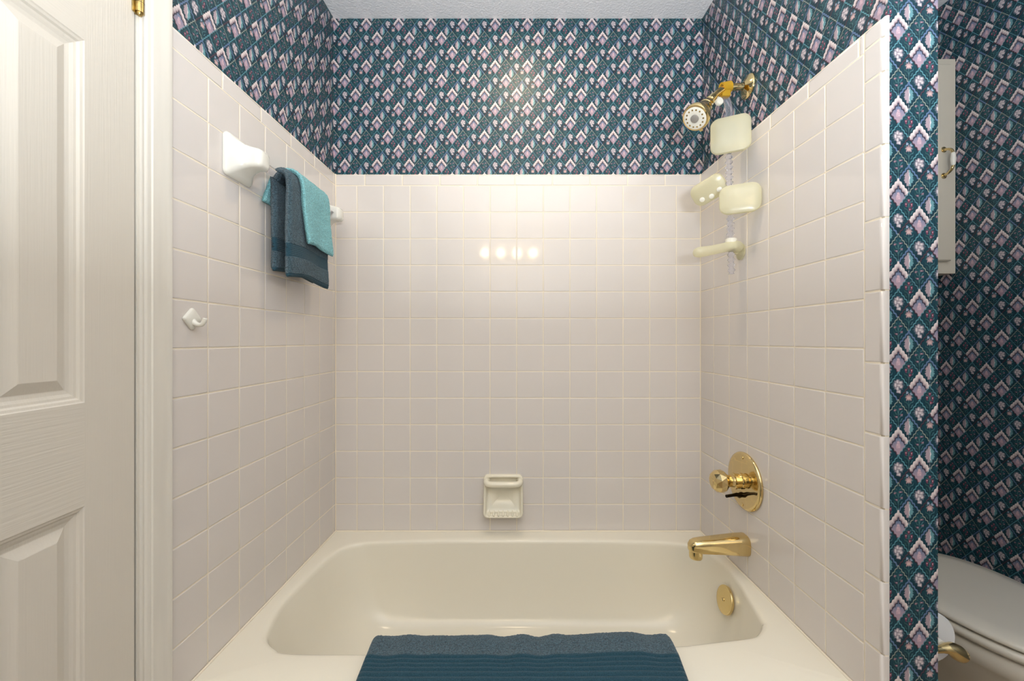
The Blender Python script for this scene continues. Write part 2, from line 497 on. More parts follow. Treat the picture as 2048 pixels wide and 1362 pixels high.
# ------------------------------------------------------------------ bathtub
ZR = H - 0.785
CT = Vector((0.02, 1.29))
OPEN = [(0.741, 1.3165), (0.742, 1.43), (0.713, 1.517), (0.612, 1.553), (0.35, 1.570), (0.0, 1.575), (-0.30, 1.571), (-0.518, 1.558), (-0.59, 1.548), (-0.637, 1.513),
        (-0.667, 1.427), (-0.677, 1.343), (-0.685, 1.251), (-0.684, 1.187), (-0.666, 1.1006), (-0.646, 1.056), (-0.604, 1.0228), (-0.557, 1.007),
        (-0.40, 1.005), (0.0, 1.012), (0.406, 1.031), (0.461, 1.036), (0.527, 1.045), (0.60, 1.055), (0.644, 1.065), (0.672, 1.085), (0.692, 1.1076), (0.704, 1.1315), (0.725, 1.236)]
dense = catmull([(x, y, 0) for x, y in OPEN], 10, True)
pol = sorted((math.atan2(p.y - CT.y, p.x - CT.x), (Vector((p.x, p.y)) - CT).length) for p in dense)
def r_open(th):
    th = (th + PI) % (2 * PI) - PI
    prev = (pol[-1][0] - 2 * PI, pol[-1][1])
    for a, r in pol + [(pol[0][0] + 2 * PI, pol[0][1])]:
        if a >= th: return prev[1] + (r - prev[1]) * ((th - prev[0]) / max(1e-9, a - prev[0]))
        prev = (a, r)
    return prev[1]
YT0 = 0.885
outer = [Vector((xl(YT0) + 0.0006, YT0)), Vector((xr(YT0) - 0.0006, YT0)), Vector((XR - 0.0006, YB - 0.0006)), Vector((XL + 0.0006, YB - 0.0006))]
def r_outer(th, quad):
    d = Vector((math.cos(th), math.sin(th))); best = 9
    for k in range(4):
        a, b = quad[k], quad[(k + 1) % 4]; e = b - a
        den = d.x * e.y - d.y * e.x
        if abs(den) < 1e-9: continue
        w = a - CT; t = (w.x * e.y - w.y * e.x) / den; s_ = (w.x * d.y - w.y * d.x) / den
        if t > 0 and -1e-4 <= s_ <= 1 + 1e-4: best = min(best, t)
    return best
# dense angular samples by arc length of the opening, plus the exact outer corners
ths = sorted([a for a, r in pol] + [math.atan2((p - CT).y, (p - CT).x) for p in outer])
def r_floor(th):
    ax = 0.60 if math.cos(th) > 0 else 0.47; by = 0.205; n = 3.2
    return (abs(math.cos(th) / ax) ** n + abs(math.sin(th) / by) ** n) ** (-1 / n)
def pt(th, r, z): return (CT.x + r * math.cos(th), CT.y + r * math.sin(th), z)
DEPTH = 0.305
PROF = [(0.0, 0.025), (0.012, 0.055), (0.03, 0.11), (0.06, 0.2), (0.10, 0.32), (0.15, 0.46), (0.21, 0.60), (0.29, 0.72), (0.38, 0.81), (0.50, 0.89), (0.64, 0.95), (0.80, 0.985), (1.0, 1.0)]
def tub_r(th, a): return r_open(th) * (1 - a) + r_floor(th) * a
inset = [Vector((q.x, max(q.y, YT0 + 0.03))) for q in outer]
mid1 = [Vector((q.x, max(q.y, YT0 + 0.012))) for q in outer]
rings = []
rings.append([pt(t, r_outer(t, outer), 0.0) for t in ths])
rings.append([pt(t, r_outer(t, outer), ZR - 0.03) for t in ths])
rings.append([pt(t, r_outer(t, mid1), ZR - 0.009) for t in ths])
rings.append([pt(t, r_outer(t, inset), ZR) for t in ths])
for k, dz in ((1.0, 0.0), (0.55, 0.0005), (0.2, 0.0025)):
    rings.append([pt(t, r_open(t) + min(0.028, (r_outer(t, inset) - r_open(t)) * 0.8) * k, ZR - dz) for t in ths])
for a, b in PROF: rings.append([pt(t, tub_r(t, a), ZR - DEPTH * b) for t in ths])
for k in (0.7, 0.35): rings.append([pt(t, r_floor(t) * k, ZR - DEPTH * (1.0 + 0.01 * (1 - k))) for t in ths])
V, F = loft(rings, False, False)
n = len(ths); c = len(V); V.append(Vector((CT.x, CT.y, ZR - DEPTH * 1.01))); b0 = (len(rings) - 1) * n
F += [(b0 + j, b0 + (j + 1) % n, c) for j in range(n)]
tub = thing('bathtub', 'bone enamel bathtub set in the tiled alcove', 'bathtub', (0, 0, 0))
part('tub_shell', V, F, M['tub'], tub, angle=60)
cb = []
for f, x0, x1 in ((FB, XL, XR), (FL, -0.76, 0), (FR, 0, 0.76)):
    vv, ff = tube([f @ Vector((x0, -0.0026, ZR + 0.001)), f @ Vector((x1, -0.0026, ZR + 0.001))], 0.0032, 8)
    cb.append((vv, ff))
part('caulk', *join(*cb), M['grout'], tub)
# overflow plate
OC = Vector((0.7235, 1.352, H - 0.877)); ON = Vector((-1, -0.02, 0.22)).normalized()
ov = part('overflow_plate', *lathe([(-0.006, 0.036), (0.0, 0.0445), (0.004, 0.0455), (0.0075, 0.044), (0.0088, 0.040), (0.0095, 0.02), (0.0098, 0.0001)], OC, ON, 48), M['brass'], tub)
part('screw', *lathe([(0.0088, 0.0065), (0.0112, 0.0062), (0.0122, 0.0045), (0.0123, 0.0001)], OC, ON, 20), M['brass'], ov)
t_ = ON.orthogonal().normalized(); b_ = ON.cross(t_)
mm_ = Matrix((( *t_, 0), (*b_, 0), (*ON, 0), (0, 0, 0, 1))).transposed(); mm_.translation = OC
part('screw_slot', *xform(box(-0.005, 0.005, -0.0008, 0.0008, 0.0120, 0.0126), mm_), M['dark'], ov)

# ------------------------------------------------------------------ tub spout
YV = 1.335
xs = xr(YV)
sp = thing('tub_spout', 'polished brass tub spout below the shower valve', 'spout', (xs, YV, H - 0.68))
rings = []
for x, hw, hh, zc in ((0.0, 0.031, 0.033, 0.0), (-0.004, 0.032, 0.034, 0.0), (-0.03, 0.031, 0.0325, 0.0), (-0.07, 0.029, 0.029, -0.001), (-0.11, 0.0265, 0.0255, -0.0025),
                      (-0.14, 0.0245, 0.0235, -0.004), (-0.157, 0.023, 0.0215, -0.005), (-0.168, 0.019, 0.018, -0.0065), (-0.175, 0.012, 0.012, -0.009), (-0.177, 0.003, 0.004, -0.011)):
    rings.append([(x * 1.08, a, zc + b) for a, b in rrect(hw, hh, min(hw, hh) * 0.72, 6)])
bod = part('spout_body', *loft(rings, True, True), M['brass'], sp, angle=70)
noz = []
for z, r in ((-0.005, 0.0205), (-0.03, 0.0205), (-0.043, 0.020), (-0.0455, 0.0185), (-0.0455, 0.014), (-0.035, 0.0135)):
    noz.append([(-0.166 + r * math.cos(2 * PI * k / 28) * 1.05, r * math.sin(2 * PI * k / 28), z) for k in range(28)])
part('nozzle', *loft(noz, True, True), M['brass'], sp, angle=45)
part('wall_collar', *lathe([(0.0, 0.030), (-0.0005, 0.0)], (0, 0, 0), (-1, 0, 0), 24), M['brass'], sp)

# ------------------------------------------------------------------ shower valve
vv_ = thing('shower_valve', 'brass shower valve with a round plate and faceted knob on the tiles', 'faucet', (xs, YV, H - 0.469))
AX = (-1, 0, 0)
pl = part('escutcheon', *lathe([(0.0, 0.0945), (0.004, 0.0955), (0.008, 0.0935), (0.0105, 0.088), (0.0108, 0.080), (0.0125, 0.070), (0.0145, 0.05), (0.016, 0.025), (0.016, 0.0)], (0, 0, 0), AX, 64, True, False), M['brass'], vv_, angle=75)
for dz in (-0.078, 0.078):
    part('plate_screw', *lathe([(0.008, 0.0065), (0.0125, 0.006), (0.014, 0.004), (0.0142, 0.0)], (0, 0, dz), AX, 18), M['brass'], pl)
part('valve_sleeve', *lathe([(0.012, 0.026), (0.020, 0.0265), (0.022, 0.024), (0.036, 0.024), (0.037, 0.0265), (0.042, 0.0265), (0.043, 0.021), (0.056, 0.019), (0.060, 0.0205), (0.066, 0.0205), (0.068, 0.014), (0.068, 0.0)], (0, 0, 0), AX, 36, True, False), M['brass'], vv_, angle=45)
# faceted knob
kr = []
for d, r, off in ((0.060, 0.018, 0), (0.066, 0.026, 0.5), (0.078, 0.0375, 0), (0.096, 0.037, 0.5), (0.109, 0.027, 0), (0.113, 0.017, 0.5)):
    kr.append([(-d, r * math.cos(2 * PI * (k + off) / 10), r * math.sin(2 * PI * (k + off) / 10)) for k in range(10)])
V = [Vector(p) for r in kr for p in r]; F = []
for i in range(len(kr) - 1):
    sh = 0 if i % 2 == 0 else 1
    for k in range(10):
        a, b = i * 10 + k, i * 10 + (k + 1) % 10
        if i % 2 == 0: c1, c0 = (i + 1) * 10 + k, (i + 1) * 10 + (k - 1) % 10; F += [(a, b, c1), (a, c1, c0)]
        else: c0, c1 = (i + 1) * 10 + k, (i + 1) * 10 + (k + 1) % 10; F += [(a, c1, c0), (a, b, c1)]
F += [tuple(range(10)), tuple(range(50, 60))]
kn = part('knob', V, F, M['brass'], vv_, smooth=False)
part('knob_cap', *lathe([(0.110, 0.012), (0.1135, 0.0115), (0.114, 0.009), (0.113, 0.0)], (0, 0, 0), AX, 20, True, False), M['brass'], kn)
lv = part('diverter_lever', *tube([(-0.014, 0.0, -0.045), (-0.024, -0.004, -0.047), (-0.034, -0.008, -0.042), (-0.05, -0.014, -0.042), (-0.075, -0.02, -0.043)], [0.009, 0.0085, 0.0065, 0.005, 0.005], 12), M['dark'], vv_)  # brass arm; its dark reflections are put into the base colour
lv['label'] = 'brass lever below the knob, toned dark for its reflections'

# ------------------------------------------------------------------ shower head and arm
xw = xr(YV + 0.007, TD)
ya = 1.342
sh = thing('shower_fitting', 'polished brass shower head and bent arm on the wallpapered wall', 'shower head', (xw, ya, H + 0.852))
part('wall_flange', *lathe([(0.0, 0.0385), (0.003, 0.039), (0.006, 0.036), (0.012, 0.024), (0.016, 0.016), (0.018, 0.0125)], (0, 0, 0), AX, 40, True, False), M['brass'], sh, angle=60)
arm = catmull([(0.0, 0, 0), (-0.04, 0, -0.001), (-0.072, 0, -0.004), (-0.098, -0.008, -0.020), (-0.128, -0.022, -0.048)], 6)
part('shower_arm', *tube(arm, 0.0113, 20), M['brass'], sh)
j0 = Vector((-0.128, -0.022, -0.048)); hv = Vector((-0.081, -0.045, -0.096)); hd = hv.normalized(); HL = hv.length - 0.067
HP = [(-HL - 0.003, 0.0113), (-HL + 0.004, 0.0113), (-HL + 0.006, 0.0145), (-HL + 0.026, 0.0155), (-HL + 0.029, 0.0125), (-0.030, 0.0135), (-0.026, 0.0175), (-0.014, 0.0195), (-0.006, 0.0225), (-0.004, 0.0215), (0.010, 0.0255), (0.024, 0.0295), (0.032, 0.0315), (0.034, 0.0345), (0.044, 0.039), (0.052, 0.0418), (0.062, 0.0425), (0.066, 0.0405), (0.067, 0.0355)]
j0 = j0 + hd * HL
hb = part('head_body', *lathe(HP, j0, hd, 48, True, False), M['brass'], sh, angle=35)
fc = part('spray_face', *lathe([(0.060, 0.036), (0.0672, 0.0355), (0.0685, 0.032), (0.069, 0.020), (0.068, 0.012), (0.068, 0.0)], j0, hd, 40, True, False), M['whiteplastic'], sh)
part('spray_centre', *lathe([(0.067, 0.0125), (0.0715, 0.0125), (0.0725, 0.011), (0.0725, 0.0)], j0, hd, 28, True, False), M['greyplastic'], fc)
t_ = hd.orthogonal().normalized(); b_ = hd.cross(t_)
for k in range(14):
    a = 2 * PI * k / 14
    part('spray_nozzle', *lathe([(0.066, 0.0028), (0.0697, 0.0026), (0.0700, 0.0)], j0 + (t_ * math.cos(a) + b_ * math.sin(a)) * 0.027, hd, 8, True, False), M['brassdull'], fc)
part('spray_tab', *tube([j0 + hd * 0.052 + t_ * -0.040, j0 + hd * 0.052 + t_ * -0.050], [0.006, 0.005], 10), M['brass'], sh)

# ------------------------------------------------------------------ shower caddy
cd = thing('shower_caddy', 'yellowed translucent plastic shower caddy hanging from the shower arm', 'shower caddy', (xw - 0.076, ya, H + 0.845))
O = Vector(cd.location)
def W(x, y, z): return Vector((x, y, z)) - O
def px(u, v, y): return Vector(((u - 1024) / 800 * y, y, H + (681 - v) / 800 * y)) - O
ax_ = Vector((-1, -0.05, -0.25)).normalized()
part('collar', *lathe([(-0.016, 0.0125), (-0.016, 0.018), (0.014, 0.0185), (0.014, 0.0125)], Vector((0.0, 0.0, 0.003)), ax_, 24, False, False), M['amber'], cd, angle=40)
part('collar_clip', *box(-0.016, 0.012, -0.012, 0.012, -0.03, -0.010, 0.003), M['amber'], cd)
part('hook_tab', *lathe([(-0.006, 0.012), (-0.004, 0.0135), (0.004, 0.0135), (0.006, 0.012)], px(1438, 203, 1.335), (0.3, -1, 0.1), 18), M['whiteplastic'], cd)
part('strap', *tube([px(1450, 190, 1.34), px(1455, 205, 1.345), px(1459, 222, 1.345), px(1456, 240, 1.345), px(1455, 262, 1.345)], [0.013, 0.0135, 0.013, 0.013, 0.013], 16, up=(0, 1, 0), flat=0.35), M['clear'], cd)
# corrugated stem
P = []; R = []
zA, zB = px(1456, 240, 1.345), px(1463, 548, 1.345)
NR = 150
for k in range(NR + 1):
    t = k / NR; P.append(zA.lerp(zB, t)); R.append(0.0095 + 0.0028 * math.sin(2 * PI * k / 5) if k > 3 else 0.009)
part('ribbed_stem', *tube(P, R, 14), M['clear'], cd)
def dish(name, center, w, h, depth, nrm, roll=0.0, r=0.03, holes=0, mat=None):
    """shallow rounded soap dish: a bowed panel with a rim; nrm faces the viewer"""
    nrm = Vector(nrm).normalized(); side = Vector((0, 0, 1)).cross(nrm); side = -side.normalized() if side.length > 1e-6 else Vector((1, 0, 0))
    up = side.cross(nrm) * -1
    if up.z < 0: up = -up
    q = Matrix.Rotation(roll, 3, nrm); side = q @ side; up = q @ up
    rings = []
    def ring(sc, d):
        return [center + side * a * sc + up * b * sc + nrm * d for a, b in rrect(w / 2, h / 2, r, 7)]
    rings = [ring(0.90, -depth), ring(0.97, -depth), ring(1.0, -depth * 0.6), ring(1.0, -0.004), ring(0.985, -0.001), ring(0.95, 0.0), ring(0.6, 0.003), ring(0.2, 0.004)]
    rings += [ring(0.2, 0.0015), ring(0.6, 0.0005), ring(0.92, -0.0025), ring(0.955, -0.006), ring(0.955, -depth * 0.6), ring(0.90, -depth)]
    n_ = len(rings[0]); V, F = loft(rings, False, False)
    F.append(tuple(7 * n_ + k for k in range(n_))); F.append(tuple(8 * n_ + k for k in range(n_)))
    F = [f_ for f_ in F if not (min(f_) >= 7 * n_ and max(f_) < 9 * n_ and len(f_) == 4)]
    o = part(name, V, F, mat or M['yellowed'], cd, angle=60)
    for k in range(holes):
        a = (k - (holes - 1) / 2) / holes
        c_ = center + side * a * w * 0.8 + up * (-h * 0.22 - 0.006 * math.cos(a * 5)) + nrm * 0.002
        part('drain_hole', *lathe([(-0.001, 0.0085), (0.002, 0.0085), (0.0028, 0.007), (0.0028, 0.0)], c_, nrm, 14, True, False), M['whiteplastic'], o)
    return o
dish('soap_tray', px(1461, 267, 1.30), 0.118, 0.120, 0.014, (-0.45, -0.87, 0.05), 0.0, 0.026)
dish('soap_tray', px(1480, 396, 1.265), 0.118, 0.092, 0.016, (-0.45, -0.87, 0.0), 0.0, 0.028)
dish('soap_tray', px(1417, 381, 1.385), 0.112, 0.075, 0.030, (-0.45, -0.75, -0.45), 0.42, 0.026, holes=3)
# razor arm with suction cup
ra = catmull([px(1478, 497, 1.35), px(1465, 492, 1.345), px(1445, 496, 1.34), px(1415, 502, 1.335), px(1388, 506, 1.33)], 5)
part('razor_arm', *tube(ra, [0.016, 0.018, 0.019, 0.020, 0.020, 0.019, 0.018, 0.017, 0.0165, 0.016, 0.016, 0.016, 0.016, 0.016, 0.016, 0.0165, 0.017, 0.0175, 0.017, 0.014, 0.006][:len(ra)], 14, up=(0, 1, 0), flat=1.25), M['yellowed'], cd)
part('arm_socket', *lathe([(-0.018, 0.014), (-0.016, 0.018), (0.018, 0.018), (0.02, 0.014)], px(1462, 489, 1.345), (0.02, 0, 1), 18), M['whiteplastic'], cd)
sc = px(1476, 504, 1.36)
xs_ = xr(1.36) - 0.001 - O.x
part('suction_cup', *lathe([(0.0, 0.027), (0.002, 0.0275), (0.006, 0.020), (0.012, 0.010), (0.024, 0.007)], Vector((xs_, sc.y, sc.z)), AX, 28), M['yellowed'], cd)

# ------------------------------------------------------------------ soap dish on the back wall
DX, DZ = (1006.5 - 1024) / 800 * 1.62, H + (681 - 992.5) / 800 * 1.62
sd = thing('soap_dish', 'bone ceramic soap dish with a grab bar on the back tiles', 'soap dish', (DX, YB, DZ))
w2 = 0.081
# body: rounded ceramic shell with a recessed pocket and a deep scalloped lip (front faces -y)
def smooth01(t): t = max(0.0, min(1.0, t)); return t * t * (3 - 2 * t)
def lipd(z): return 0.017 + 0.038 * smooth01((0.035 - z) / 0.10)
def dring(e, k, floor_k=1.0):
    out = []
    for a, b in rrect(w2 - e, w2 - e, max(0.004, 0.019 - e * 0.5), 8):
        led = 0.036 * smooth01((-0.022 - b) / 0.042) * floor_k
        out.append((a, -max(0.0, max(lipd(b) * k, led)), b))
    return out
rings = [[(a, 0.0, b) for a, y, b in dring(0, 1)], dring(0, 0.55, 0), dring(0.0008, 0.80, 0), dring(0.0028, 0.95, 0), dring(0.0055, 1.0, 0), dring(0.0085, 0.97, 0), dring(0.011, 0.86, 0.9),
         dring(0.013, 0.62), dring(0.0155, 0.35), dring(0.019, 0.18), dring(0.025, 0.10), dring(0.034, 0.07), dring(0.046, 0.06), dring(0.06, 0.06), dring(0.072, 0.06)]
part('dish_body', *loft(rings, True, True), M['bone'], sd, angle=80)
for k in range(7):
    x = (k - 3) * 0.0185
    part('tray_rib', *tube([(x, -0.030, -0.054), (x, -0.040, -0.061), (x, -0.048, -0.0665), (x, -0.0535, -0.0705)], [0.001, 0.0032, 0.0044, 0.003], 8), M['bone'], sd)
bx_ = w2 - 0.0125
bar = catmull([(-bx_ + 0.004, -0.004, 0.058), (-bx_, -0.020, 0.056), (-bx_ + 0.006, -0.036, 0.053), (-0.045, -0.041, 0.0515), (0, -0.0415, 0.0515), (0.045, -0.041, 0.0515), (bx_ - 0.006, -0.036, 0.053), (bx_, -0.020, 0.056), (bx_ - 0.004, -0.004, 0.058)], 6)
part('grab_bar', *tube(bar, 0.0122, 16, up=(0, 0, 1), flat=1.0), M['bone'], sd)

# ------------------------------------------------------------------ towel bar
def wl(y): return xl(y)
BX, BZ = -0.684, H + 0.481
tb = thing('towel_bar', 'towel bar with white ceramic posts and a clear acrylic rod', 'towel bar', (wl(1.3), 1.3, BZ))
TO = Vector(tb.location)
def post(y):
    x0 = wl(y); rings = []
    for d, hy, hz, r, dz in ((0.0, 0.051, 0.055, 0.012, 0.0), (0.006, 0.052, 0.056, 0.012, 0.0), (0.011, 0.049, 0.053, 0.012, 0.0), (0.017, 0.042, 0.046, 0.012, 0.001), (0.026, 0.034, 0.038, 0.012, 0.002),
                             (0.037, 0.028, 0.031, 0.011, 0.002), (0.050, 0.0245, 0.027, 0.010, 0.002), (0.062, 0.0235, 0.0255, 0.010, 0.001), (0.070, 0.0225, 0.0245, 0.010, 0.0), (0.0765, 0.0195, 0.0215, 0.010, 0.0), (0.080, 0.013, 0.015, 0.009, 0.0)):
        rings.append([Vector((x0 + d, y + a, BZ + dz + b)) - TO for a, b in rrect(hy, hz, r, 5)])
    return part('post', *loft(rings, True, True), M['ceramic'], tb, angle=60)
post(1.068); p2_ = post(1.528)
rod = [(BX, 1.086), (BX, 1.507)]
sq = 0.0115
V, F = loft([[Vector((x + a, y, BZ + b)) - TO for a, b in [(sq * 1.3 * math.cos(PI / 4 * 2 * k), sq * 1.3 * math.sin(PI / 2 * k)) for k in range(4)]] for x, y in rod])
part('rod', V, F, M['acrylic'], tb, smooth=False)

# ------------------------------------------------------------------ towels
def resample(path, step):
    path = [Vector(p) for p in path]; L = [0]
    for a, b in zip(path, path[1:]): L.append(L[-1] + (b - a).length)
    n_ = max(2, int(L[-1] / step)); out = []; k = 0
    for i in range(n_ + 1):
        s_ = L[-1] * i / n_
        while k < len(L) - 2 and L[k + 1] < s_: k += 1
        out.append((path[k].lerp(path[k + 1], (s_ - L[k]) / max(1e-9, L[k + 1] - L[k])), s_))
    return out, L[-1]

def drape(path2, wfun, th, along, step, wn, origin, fuzz, bands, wave, parent, names, mats, pitch=0.0055, amp=0.0016):
    """sweep a thick cloth along a 2-D path (a, z); along = 'x' or 'y' is the width direction.
    bands: list of (s0, s1) ribbed stretches; wave(s, w) -> (da, dz) gentle folds"""
    pts, Ltot = resample([(p[0], p[1], 0) for p in path2], step)
    ns = len(pts); rows = []
    inb = lambda s_: any(a <= s_ <= b for a, b in bands)
    for i, (p, s_) in enumerate(pts):
        a_ = pts[max(i - 1, 0)][0]; b_2 = pts[min(i + 1, ns - 1)][0]
        t = (b_2 - a_).normalized(); nr = Vector((-t.y, t.x, 0))
        endk = min(1.0, min(s_, Ltot - s_) / (th * 0.55)); endk = math.sqrt(max(0.0, 1 - (1 - endk) ** 2)) * 0.9 + 0.1
        w0, w1 = wfun(s_); row = []
        for side in (1, -1):
            for j in range(wn + 1):
                f = j / wn; f = f if side == 1 else 1 - f
                ee = min(f, 1 - f) * (w1 - w0) / (th * 0.6)
                ek = math.sqrt(max(0.0, 1 - (1 - min(1, ee)) ** 2))
                w = w0 + (w1 - w0) * f
                hgt = th / 2 * ek * endk
                da, dz = wave(s_, w)
                q = Vector((w * 130, s_ * 130, side * 9.0))
                if inb(s_):
                    k = 2 * PI * s_ / pitch
                    hgt += (-0.0026 + amp * (1 - abs(math.cos(k / 2)) ** 5)) * ek + 0.0003 * noise.noise(q * 3)
                else:
                    hgt += fuzz * (noise.noise(q * 1.9) + 0.7 * noise.noise(q * 4.1)) * ek
                    hgt += 0.002 * noise.noise(Vector((w * 22, s_ * 22, side))) * ek
                a = p.x + nr.x * hgt * side + da; z = p.y + nr.y * hgt * side + dz
                row.append(Vector((w, a, z)) - Vector(origin) if along == 'x' else Vector((a, w, z)) - Vector(origin))
        rows.append(row)
    n_ = len(rows[0])
    def build(sel, name, mat, caps):
        idx = sorted({i for i in sel} | {i + 1 for i in sel}); mp = {r: k for k, r in enumerate(idx)}
        V = [v for r in idx for v in rows[r]]; F = []
        for i in sel:
            for j in range(n_):
                k = (j + 1) % n_; F.append((mp[i] * n_ + j, mp[i] * n_ + k, mp[i + 1] * n_ + k, mp[i + 1] * n_ + j))
        for e in caps:
            r = mp[e]; h_ = n_ // 2
            for j in range(h_ - 1): F.append((r * n_ + j, r * n_ + j + 1, r * n_ + n_ - 2 - j, r * n_ + n_ - 1 - j))
        return link(name, mesh(name, V, F), mat, parent, True)
    segs = list(range(ns - 1))
    rib = [i for i in segs if inb((pts[i][1] + pts[i + 1][1]) / 2)]
    ter = [i for i in segs if i not in set(rib)]
    build(ter, names[0], mats[0], [e for e in (0, ns - 1) if not inb(pts[e][1])])
    # contiguous ribbed runs
    run = []
    for i in rib + [None]:
        if run and (i is None or i != run[-1] + 1):
            edge = [e for e in (0, ns - 1) if e in (run[0], run[-1] + 1)]
            build(run, 'hem' if edge else names[1], mats[1], edge); run = []
        if i is not None: run.append(i)

# hand towel over the rod: path from the back hem up over the rod to the front hem (a = x)
ht = thing('hand_towel', 'dark teal hand towel folded over the clear towel rod', 'towel', (BX, 1.31, BZ))
arcR = 0.023
pathH = [(BX - 0.020, H + 0.205), (BX - 0.021, H + 0.36), (BX - 0.022, BZ - 0.02)] + [(BX - arcR * math.cos(a), BZ + arcR * math.sin(a)) for a in [PI * k / 10 for k in range(11)]] + [(BX + 0.024, BZ - 0.03), (BX + 0.022, H + 0.33), (BX + 0.024, H + 0.188)]
Lh = resample([(p[0], p[1], 0) for p in pathH], 0.01)[1]
def foldA(depth, w): return 0.006 * math.sin(w * 26 + 0.6) * min(1, max(0, depth) / 0.25)
def waveH(s_, w):
    return foldA(s_ - Lh / 2, w), 0.012 * math.sin((w - 1.18) * 15) * max(0, (abs(s_ - Lh / 2) - 0.2) / 0.1) * 0.6
drape(pathH, lambda s_: (1.178 - 0.012 * max(0, (s_ - Lh / 2)) , 1.415 + 0.05 * max(0, (s_ - Lh / 2))), 0.021, 'y', 0.0014, 110, ht.location, 0.0013, [(-1, 0.011), (0.060, 0.100), (Lh - 0.100, Lh - 0.060), (Lh - 0.011, Lh + 1)],
      waveH, ht, ['terry_cloth', 'ribbed_band'], [M['dark_terry'], M['dark_rib']])
# washcloth over the hand towel
wc = thing('washcloth', 'light aqua washcloth laid over the dark teal hand towel', 'towel', (BX, 1.35, BZ + 0.03))
aR = 0.0405
pathW = [(BX - 0.0405, H + 0.405), (BX - 0.041, BZ - 0.02)] + [(BX - aR * math.cos(a) , BZ + aR * math.sin(a) * 0.98) for a in [PI * k / 10 for k in range(11)]] + [(BX + 0.0415, BZ - 0.03), (BX + 0.040, H + 0.40), (BX + 0.046, H + 0.302)]
Lw = resample([(p[0], p[1], 0) for p in pathW], 0.01)[1]
drape(pathW, lambda s_: (1.215 + 0.13 * max(0, (s_ - Lw * 0.45)) - 0.055 * max(0, 1 - s_ / (Lw * 0.3)), 1.400 + 0.13 * max(0, (s_ - Lw * 0.45))), 0.0125, 'y', 0.0024, 90, wc.location, 0.0014, [(Lw - 0.006, Lw + 1)],
      lambda s_, w: (foldA(s_ - Lw * 0.42, w) + 0.002 * math.sin(w * 60) * max(0, (s_ - Lw * 0.6)) * 5, 0.006 * math.sin(w * 30) * max(0, s_ - Lw * 0.7) * 5), wc, ['terry_cloth', 'ribbed_band'], [M['aqua_terry'], M['aqua_terry']])
# bath towel over the tub's front rim (a = y)
bt = thing('bath_towel', 'dark teal bath towel draped over the front rim of the tub', 'towel', (0.02, 0.95, ZR))
lift = 0.022
pathB = [(1.062, ZR - 0.16), (1.050, ZR - 0.08), (1.036, ZR - 0.015), (1.018, ZR + lift * 0.8), (1.000, ZR + lift + 0.004), (0.97, ZR + lift + 0.002), (0.93, ZR + lift), (0.895, ZR + lift - 0.002), (0.872, ZR + 0.008), (0.862, ZR - 0.02), (0.859, ZR - 0.12), (0.857, ZR - 0.26)]
ctr = catmull([(a, b, 0) for a, b in pathB], 5)
pathB2 = [(p.x, p.y) for p in ctr]
Lb = resample([(p[0], p[1], 0) for p in pathB2], 0.01)[1]
s_top = None
for p, s_ in resample([(p[0], p[1], 0) for p in pathB2], 0.002)[0]:
    if p.x < 0.955: s_top = s_; break
def waveB(s_, w):
    top = math.exp(-((s_ - s_top + 0.03) / 0.06) ** 2)
    bump = 0.0035 * math.sin(w * 68) * (0.5 + 0.5 * math.sin(w * 17 + 1)) + 0.010 * math.exp(-((w - 0.27) / 0.10) ** 2) - 0.008 * max(0, abs(w - 0.02) - 0.33) * 5
    return 0.0, bump * top
drape(pathB2, lambda s_: (-0.352 + 0.03 * max(0, s_ - s_top), 0.402 - 0.10 * max(0, s_ - s_top)), 0.026, 'x', 0.0014, 210, bt.location, 0.0013, [(s_top, s_top + 0.125)],
      waveB, bt, ['terry_cloth', 'ribbed_band'], [M['dark_terry'], M['dark_rib']], 0.0118, 0.0036)

# ------------------------------------------------------------------ robe hook
yh = (603.3 / (1036 - 380)); xh = wl(yh)
rh = thing('robe_hook', 'small white diamond robe hook stuck on the tiles by the door casing', 'hook', (xh, yh, H + (681 - 638) / 800 * yh))
def dia(s_, d):
    c, r = math.cos(PI / 4), s_
    return [(d, (a + b) * c, (b - a) * c) for a, b in rrect(r, r, 0.005, 4)]
part('plate', *loft([dia(0.019, 0.0), dia(0.0195, 0.003), dia(0.0185, 0.0055), dia(0.0165, 0.007), dia(0.006, 0.008)], True, True), M['ceramic'], rh, angle=50)
part('hook', *tube(catmull([(0.004, 0.0, -0.006), (0.014, 0.0, -0.0125), (0.024, 0.0, -0.0125), (0.030, 0.0, -0.006), (0.033, 0.0, 0.002)], 5), [0.0075, 0.007, 0.0065, 0.006, 0.0055, 0.0055, 0.0053, 0.0052, 0.005, 0.005, 0.005, 0.005, 0.005, 0.005, 0.005, 0.005, 0.005, 0.005, 0.005, 0.0048, 0.003][:21], 12), M['ceramic'], rh)

